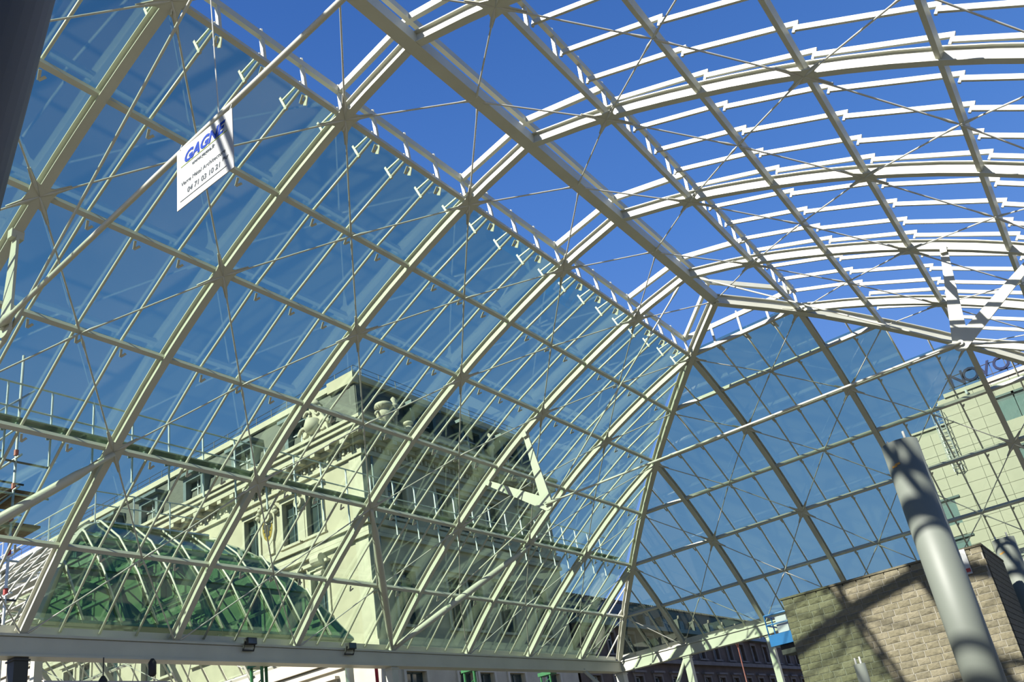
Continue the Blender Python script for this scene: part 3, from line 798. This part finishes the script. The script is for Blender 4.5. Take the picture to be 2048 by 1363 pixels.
b.build('rail', 'galvanised', cg)
for a, c in bays(pts):
    m_ = max(2, int((c - a).length / 1.2))
    for i in range(m_):
        p = lerp(a, c, i / m_) + V((.3, -.2, 0)); MB().tube([p - V((0, 0, .35)), p + V((0, 0, 1.0))], .022, 6).build('post', 'galvanised', cg)

# ------------------------------------------------------------------ stone wall inside the hall
SWY, SX0, SX1, SZT = -15.0, -.15, 4.97, 5.42
sw = thing('wall_stone', 'rough ashlar stone wall with shadows of the steel vault', None, (0, SWY, 0), kind='structure')
MB().box((SX0 + .02, SWY - .004, 0), (SX1 - .02, SWY + 3.6, SZT - .06)).build('mortar_core', 'mortar', sw)
bh = .158; row = 0; z = SZT
variants = []
for v in range(8):
    L_ = random.choice((.30, .36, .42)); b = MB()
    j = lambda: random.uniform(-.012, .012)
    fr = [(.01, -.0 + j() * .5 - .012, .008), (L_ - .01, -.012 + j() * .5, .008), (L_ - .01, -.012 + j() * .5, bh - .008), (.01, -.012 + j() * .5, bh - .008)]
    cpt = (L_ * random.uniform(.35, .65), -.03 + j(), bh * random.uniform(.4, .6))
    bk = [(x, .12, zz) for x, _, zz in fr]
    b.add(fr + bk + [cpt], [(0, 1, 8), (1, 2, 8), (2, 3, 8), (3, 0, 8), (0, 4, 5, 1), (1, 5, 6, 2), (2, 6, 7, 3), (3, 7, 4, 0), (7, 6, 5, 4)])
    variants.append((L_, [b.mesh('stone_block', m_) for m_ in ('block_stone', 'block_stone_pale', 'block_stone', 'block_stone_dark')]))
rest = MB(); count = 0
while z - bh > .1:
    z -= bh; x = SX0 - random.uniform(0, .2); row += 1
    while x < SX1 - .08:
        L_, mss = random.choice(variants); x0 = max(x, SX0); x1 = min(x + L_, SX1)
        if row <= 20:
            me = random.choice(mss)
            o = link('stone_block', me, sw, (x0, 0, z)); 
            if abs((x1 - x0) - L_) > .005: o.scale.x = (x1 - x0) / L_
        else:
            rest.box((x0 + .01, SWY - .02, z + .008), (x1 - .01, SWY + .1, z + bh - .008))
        x += L_
tag(rest.build('lower_courses', 'block_stone', sw), kind='stuff')
rest = MB(); z = SZT
while z - bh > .1:
    z -= bh; y = SWY + .1
    while y < SWY + 3.5:
        rest.box((SX1 - .1, y + .01, z + .008), (SX1 + .012, y + .35, z + bh - .008)); y += .36
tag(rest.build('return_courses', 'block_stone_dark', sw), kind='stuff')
MB().box((SX0 - .05, SWY - .04, SZT), (SX1 + .03, SWY + 3.6, SZT + .05)).build('coping', 'block_stone_dark', sw)
b = MB().box((4.34, SWY - .06, 4.83), (4.60, SWY - .035, 5.44)); sp_ = b.build('notice_board', 'banner_white'); tag(sp_, 'narrow white notice with red and blue bands beside the big column', 'notice')
sp_['_o'] = (4.47, SWY - .0475, 4.83)
MB().box((4.36, SWY - .068, 4.88), (4.58, SWY - .061, 4.97)).build('red_band', 'red_paint', sp_); MB().box((4.36, SWY - .068, 5.10), (4.42, SWY - .061, 5.36)).build('blue_band', 'banner_blue', sp_)

# ------------------------------------------------------------------ free-standing tubular columns
def big_column(x, y, r, h, label, m='column_paint', marks=True, top=None):
    t = thing('tubular_column', label, 'column', (x, y, 0), 'free-standing tubular columns')
    tp = V(top) if top else V((x, y, h))
    MB().tube([V((x, y, .03)), tp], r, 40).build('shaft', m, t, True)
    MB().lathe((x, y, 0), [(r + .15, 0), (r + .15, .03)], 24).build('base_plate', m, t)
    for a in (2.6, 5.4):
        p = tp + V((math.cos(a), math.sin(a), 0)) * r * .75
        MB().tube([p - V((0, 0, .05)), p + V((0, 0, .14))], .022, 8).build('threaded_stud', 'rod_steel', t)
    if marks:
        for i, a in enumerate((-2.1, -1.9)):
            p = tp + V((math.cos(a), math.sin(a), 0)) * (r - .008) - V((0, 0, .42 - i * .02))
            tn = V((-math.sin(a), math.cos(a), 0)); b = MB().beam(p - tn * (.05 - i * .01), p + tn * .05, .02, .035); b.build('rust_mark', 'rust', t)
big_column(5.17, -22.9, .30, 6.13, 'large grey tubular column standing in front of the stone wall')
big_column(5.10, -10.4, .30, 6.18, 'grey tubular column at the right edge beyond the stone wall')
big_column(2.28, -18.6, .12, 3.12, 'short thin grey post in front of the stone wall', marks=False)
dp = V((.30, .954, 0))
big_column(3.37, -37.53, .42, 7.6, 'dark out-of-sun column leaning at the upper left corner', 'column_shade', False, top=V((3.37, -37.53, 0)) + V((.06, .15, 1.49)) / 1.49 * 7.6)  # same sort of column, its shade painted in by the darker material

# ------------------------------------------------------------------ banner on the near tie rod
bx0, bx1, bz0, bz1, by = -1.58, -.30, 10.10, 11.16, RY[0] - .165
bn = thing('advertising_banner', 'white company banner with blue lettering hanging from the near tie rod', 'banner', ((bx0 + bx1) / 2, by, bz0))
MB().box((bx0, by, bz0), (bx1, by + .012, bz1)).build('sheet', 'banner_white', bn)
def btext(t_, x, z, sz, m, name, shear=0., bold=0., rot=0.):
    me = text_mesh(t_, sz, m, .001, shear, bold); o = link(name, me, bn, V((x, by - .004, z)) - V(bn['_o'])); o.rotation_euler = (math.pi / 2, 0, 0); return o
btext('GAGNE', bx0 + .16, bz0 + .76, .265, 'banner_blue', 'blue_lettering', .35, .010)
btext('www.gagne.fr', bx0 + .36, bz0 + .615, .095, 'banner_grey', 'small_lettering', .1, .002)
btext('Verre Métal Architecture', bx0 + .10, bz0 + .375, .098, 'banner_grey', 'small_lettering', .15)
btext('04 71 03 10 21', bx0 + .24, bz0 + .19, .125, 'banner_grey', 'phone_number', .15, .001)
btext('Puy', bx1 - .24, bz0 + .25, .09, 'banner_grey', 'small_lettering', .15)
MB().box((bx0 + .10, by - .006, bz0 + .725), (bx1 - .12, by - .001, bz0 + .735)).build('green_line', 'banner_green', bn)
MB().box((bx0 + .08, by - .006, bz0 + .115), (bx1 - .15, by - .001, bz0 + .121)).build('grey_line', 'banner_grey', bn)
for x in (bx0 + .05, bx1 - .05): MB().tube([(x, by + .006, bz1), (x, by + .05, bz1 + .16)], .006, 5).build('tie_string', 'rod_steel', bn)

# ------------------------------------------------------------------ scaffold tower at the left edge
X0, X1, Y0, Y1 = -16.3, -14.9, -29.6, -27.95
st = thing('scaffold_tower', 'scaffold tower with red couplers and brown planks at the left edge', 'scaffold', ((X0 + X1) / 2, (Y0 + Y1) / 2, 0))
for x in (X0, X1):
    for y, zt in ((Y0, 13.0), ((Y0 + Y1) / 2, 13.6), (Y1, 15.2 if x == X1 else 14.4)): MB().tube([(x, y, 0), (x, y, zt)], .035, 6).build('standard', 'galvanised', st, True)
for i, z in enumerate((8.3, 9.3, 10.2, 11.1, 12.0, 12.9)):
    for x in (X0, X1): MB().tube([(x, Y0 - .7, z), (x, Y1 + (.9 if i in (3, 4) else .25), z)], .03, 6).build('ledger', 'galvanised' if i % 2 else 'ironwork', st, True)
    for y in (Y0, Y1): MB().tube([(X0 - .2, y, z + .1), (X1 + .3, y, z + .1)], .03, 6).build('transom', 'galvanised', st, True)
MB().tube([(X1, Y0, 12.2), (X1, Y1 + .35, 14.2)], .03, 6).build('diagonal', 'galvanised', st, True); MB().tube([(X1, Y0, 9.3), (X1, Y1, 11.1)], .03, 6).build('diagonal', 'galvanised', st, True)
cm = MB().lathe((0, 0, -.08), [(.06, 0), (.06, .16)], 8).mesh('coupler', 'red_paint')
for x in (X0, X1):
    for y in (Y0, (Y0 + Y1) / 2, Y1):
        for z in (8.5, 9.5, 10.4, 11.3, 12.25, 13.0): link('coupler', cm, st, V((x, y, z)) - V(st['_o']))
for z in (10.28, 11.18):
    for i in range(4): MB().box((X0 + .05 + i * .34, Y0 - .6, z), (X0 + .36 + i * .34, Y1 + .75, z + .06)).build('plank', 'plank', st)

# ------------------------------------------------------------------ site equipment
def mast(x, y, h, label):
    t = thing('mast_climber', label, 'lift', (x, y, 0), 'green lift masts')
    for dx, dy in ((-.25, -.12), (.25, -.12), (0, .25)): MB().tube([(x + dx, y + dy, .2), (x + dx, y + dy, h)], .05, 6).build('mast_rail', 'green_paint', t)
    b = MB()
    for i in range(int(h / .5)): b.tube([(x - .25, y - .12, .3 + i * .5), (x + .25, y - .12, .55 + i * .5)], .02, 5)
    b.build('lattice', 'green_paint', t); MB().box((x - .5, y - .45, 0), (x + .5, y + .45, .2)).build('base', 'green_paint', t); MB().box((x - .35, y - .2, h), (x + .35, y + .3, h + .16)).build('mast_head', 'green_paint', t)
mast(-15.6, -19.85, 6.95, 'green lift mast beside the flood lamps under the long eave')
mast(-15.4, -9.5, 6.9, 'dark green lift mast in front of the shaded hotel windows')
mast(-15.0, -4.6, 6.7, 'green lift mast nearest the hall corner')
fp = thing('flag_pole', 'thin red pole with a white pennant beside the eave column', 'pole', (-15.0, -15.3, 0))
MB().tube([(-15, -15.3, 0), (-15, -15.3, 7.2)], .06, 8).build('pole', 'red_paint', fp, True)
MB().prism([(-14.95, -15.1, 6.9), (-14.95, -14.95, 6.2), (-14.95, -14.4, 5.4), (-14.95, -15.2, 5.6)], (.015, 0, 0)).build('pennant', 'white_sheet', fp)
def flood(x, y, z, label, up=1):
    t = thing('flood_lamp', label, 'lamp', (x, y, z), 'flood lamps on the long eave beam')
    MB().box((x + .02, y - .16, z + .14 * up), (x + .20, y + .16, z + .14 * up + .19)).build('housing', 'black', t)
    MB().box((x + .201, y - .14, z + .14 * up + .02), (x + .208, y + .14, z + .14 * up + .17)).build('lens', 'window_glass', t)
    b = MB(); b.beam((x, y - .18, z), (x + .1, y - .18, z + .14 * up + .1), .025, .04); b.beam((x, y + .18, z), (x + .1, y + .18, z + .14 * up + .1), .025, .04); b.beam((x, y - .19, z), (x, y + .19, z), .04, .04); b.build('yoke', 'black', t)
ex = -HX[7] + .25
flood(ex, -21.9, HZ[7] - .25, 'black flood lamp clamped on the eave beam left of the green mast'); flood(ex, -18.0, HZ[7] - .25, 'black flood lamp clamped on the eave beam right of the green mast'); flood(ex, -28.9, HZ[7] - .1, 'black flood lamp on the eave beam at the left edge')
def hang(y, z, label):
    t = thing('hanging_lamp', label, 'lamp', (-13.4, y, z), 'lamps hanging below the eave')
    MB().tube([(-13.4, y, z + .45), (-13.4, y, HZ[7] - .58)], .015, 5).build('cord', 'black', t)
    MB().lathe((-13.4, y, z), [(.05, 0), (.10, .05), (.10, .35), (.04, .45)], 10).build('body', 'black', t, True)
hang(-24.95, 6.15, 'black lamp hanging under the eave, nearer the hall corner'); hang(-26.25, 5.7, 'black lamp hanging under the eave, nearer the left edge')
hb = thing('site_hoarding', 'pale lilac hoarding panel at the bottom edge under the eave', 'hoarding', (-14.5, -25.4, 0))
MB().box((-14.55, -27.1, 1.2), (-14.5, -23.7, 6.27)).build('panel', 'white_sheet', hb)
for y in (-27.0, -25.4, -23.8): MB().box((-14.65, y - .05, 0), (-14.55, y + .05, 6.2)).build('post', 'galvanised', hb)
# blue platform lift behind the stone wall
lx, ly, lz = -2.55, -8.0, 5.05
pl = thing('platform_lift', 'blue boom lift basket showing left of the stone wall', 'lift', (lx, ly, 0))
bk = MB().box((lx - .45, ly - .7, lz), (lx + .55, ly + .7, lz + .38)).build('basket', 'lift_blue', pl)
for x in (lx - .43, lx + .53):
    for y in (ly - .68, ly, ly + .68): MB().tube([(x, y, lz + .38), (x, y, lz + 1.05)], .025, 6).build('upright', 'lift_blue', bk)
for z in (lz + .72, lz + 1.05): MB().tube([(lx - .43, ly - .68, z), (lx + .53, ly - .68, z), (lx + .53, ly + .68, z), (lx - .43, ly + .68, z), (lx - .43, ly - .68, z)], .028, 6).build('guard_rail', 'lift_blue', bk)
MB().box((lx - .1, ly - .6, lz + .4), (lx + .3, ly - .35, lz + .95)).build('control_box', 'white_sheet', bk)
MB().box((lx - .2, ly - .5, lz - .32), (lx + .5, ly + .5, lz - .01)).build('mount', 'black', pl)
MB().beam((lx + .2, ly, lz - .3), (lx + .95, ly + .2, 4.2), .14, .18).build('arm', 'lift_arm', pl); MB().beam((lx + .95, ly + .2, 4.2), (lx - .05, ly + .3, 2.9), .16, .2).build('arm', 'lift_arm', pl); MB().beam((lx - .05, ly + .3, 2.9), (lx + 1.3, ly + .4, 1.0), .2, .25).build('arm', 'lift_arm', pl)
MB().box((lx + .3, ly - .6, .35), (lx + 2.4, ly + 1.2, 1.0)).build('chassis', 'lift_blue', pl)
for x in (lx + .7, lx + 2.0):
    for y in (ly - .7, ly + 1.2): MB().tube([(x, y - .12, .38), (x, y + .12, .38)], .38, 16).build('wheel', 'rubber', pl)
# slender red street pole with two curved arms
rp_ = thing('street_pole', 'slender reddish street pole with two curved arms beyond the end eave', 'pole', (-10.7, 8, 0))
MB().tube([(-10.75, 8, 0), (-10.72, 8, 7.4)], .035, 8).build('pole', 'pole_brown', rp_, True)
for sgn in (-1, 1): MB().tube([(-10.72, 8, 7.35), (-10.72 + sgn * .12, 8, 7.8), (-10.72 + sgn * .45, 8, 8.3), (-10.72 + sgn * .8, 8, 8.6)], .022, 6).build('arm', 'pole_brown', rp_, True)
for o in bpy.data.objects:
    if '_o' in o: del o['_o']
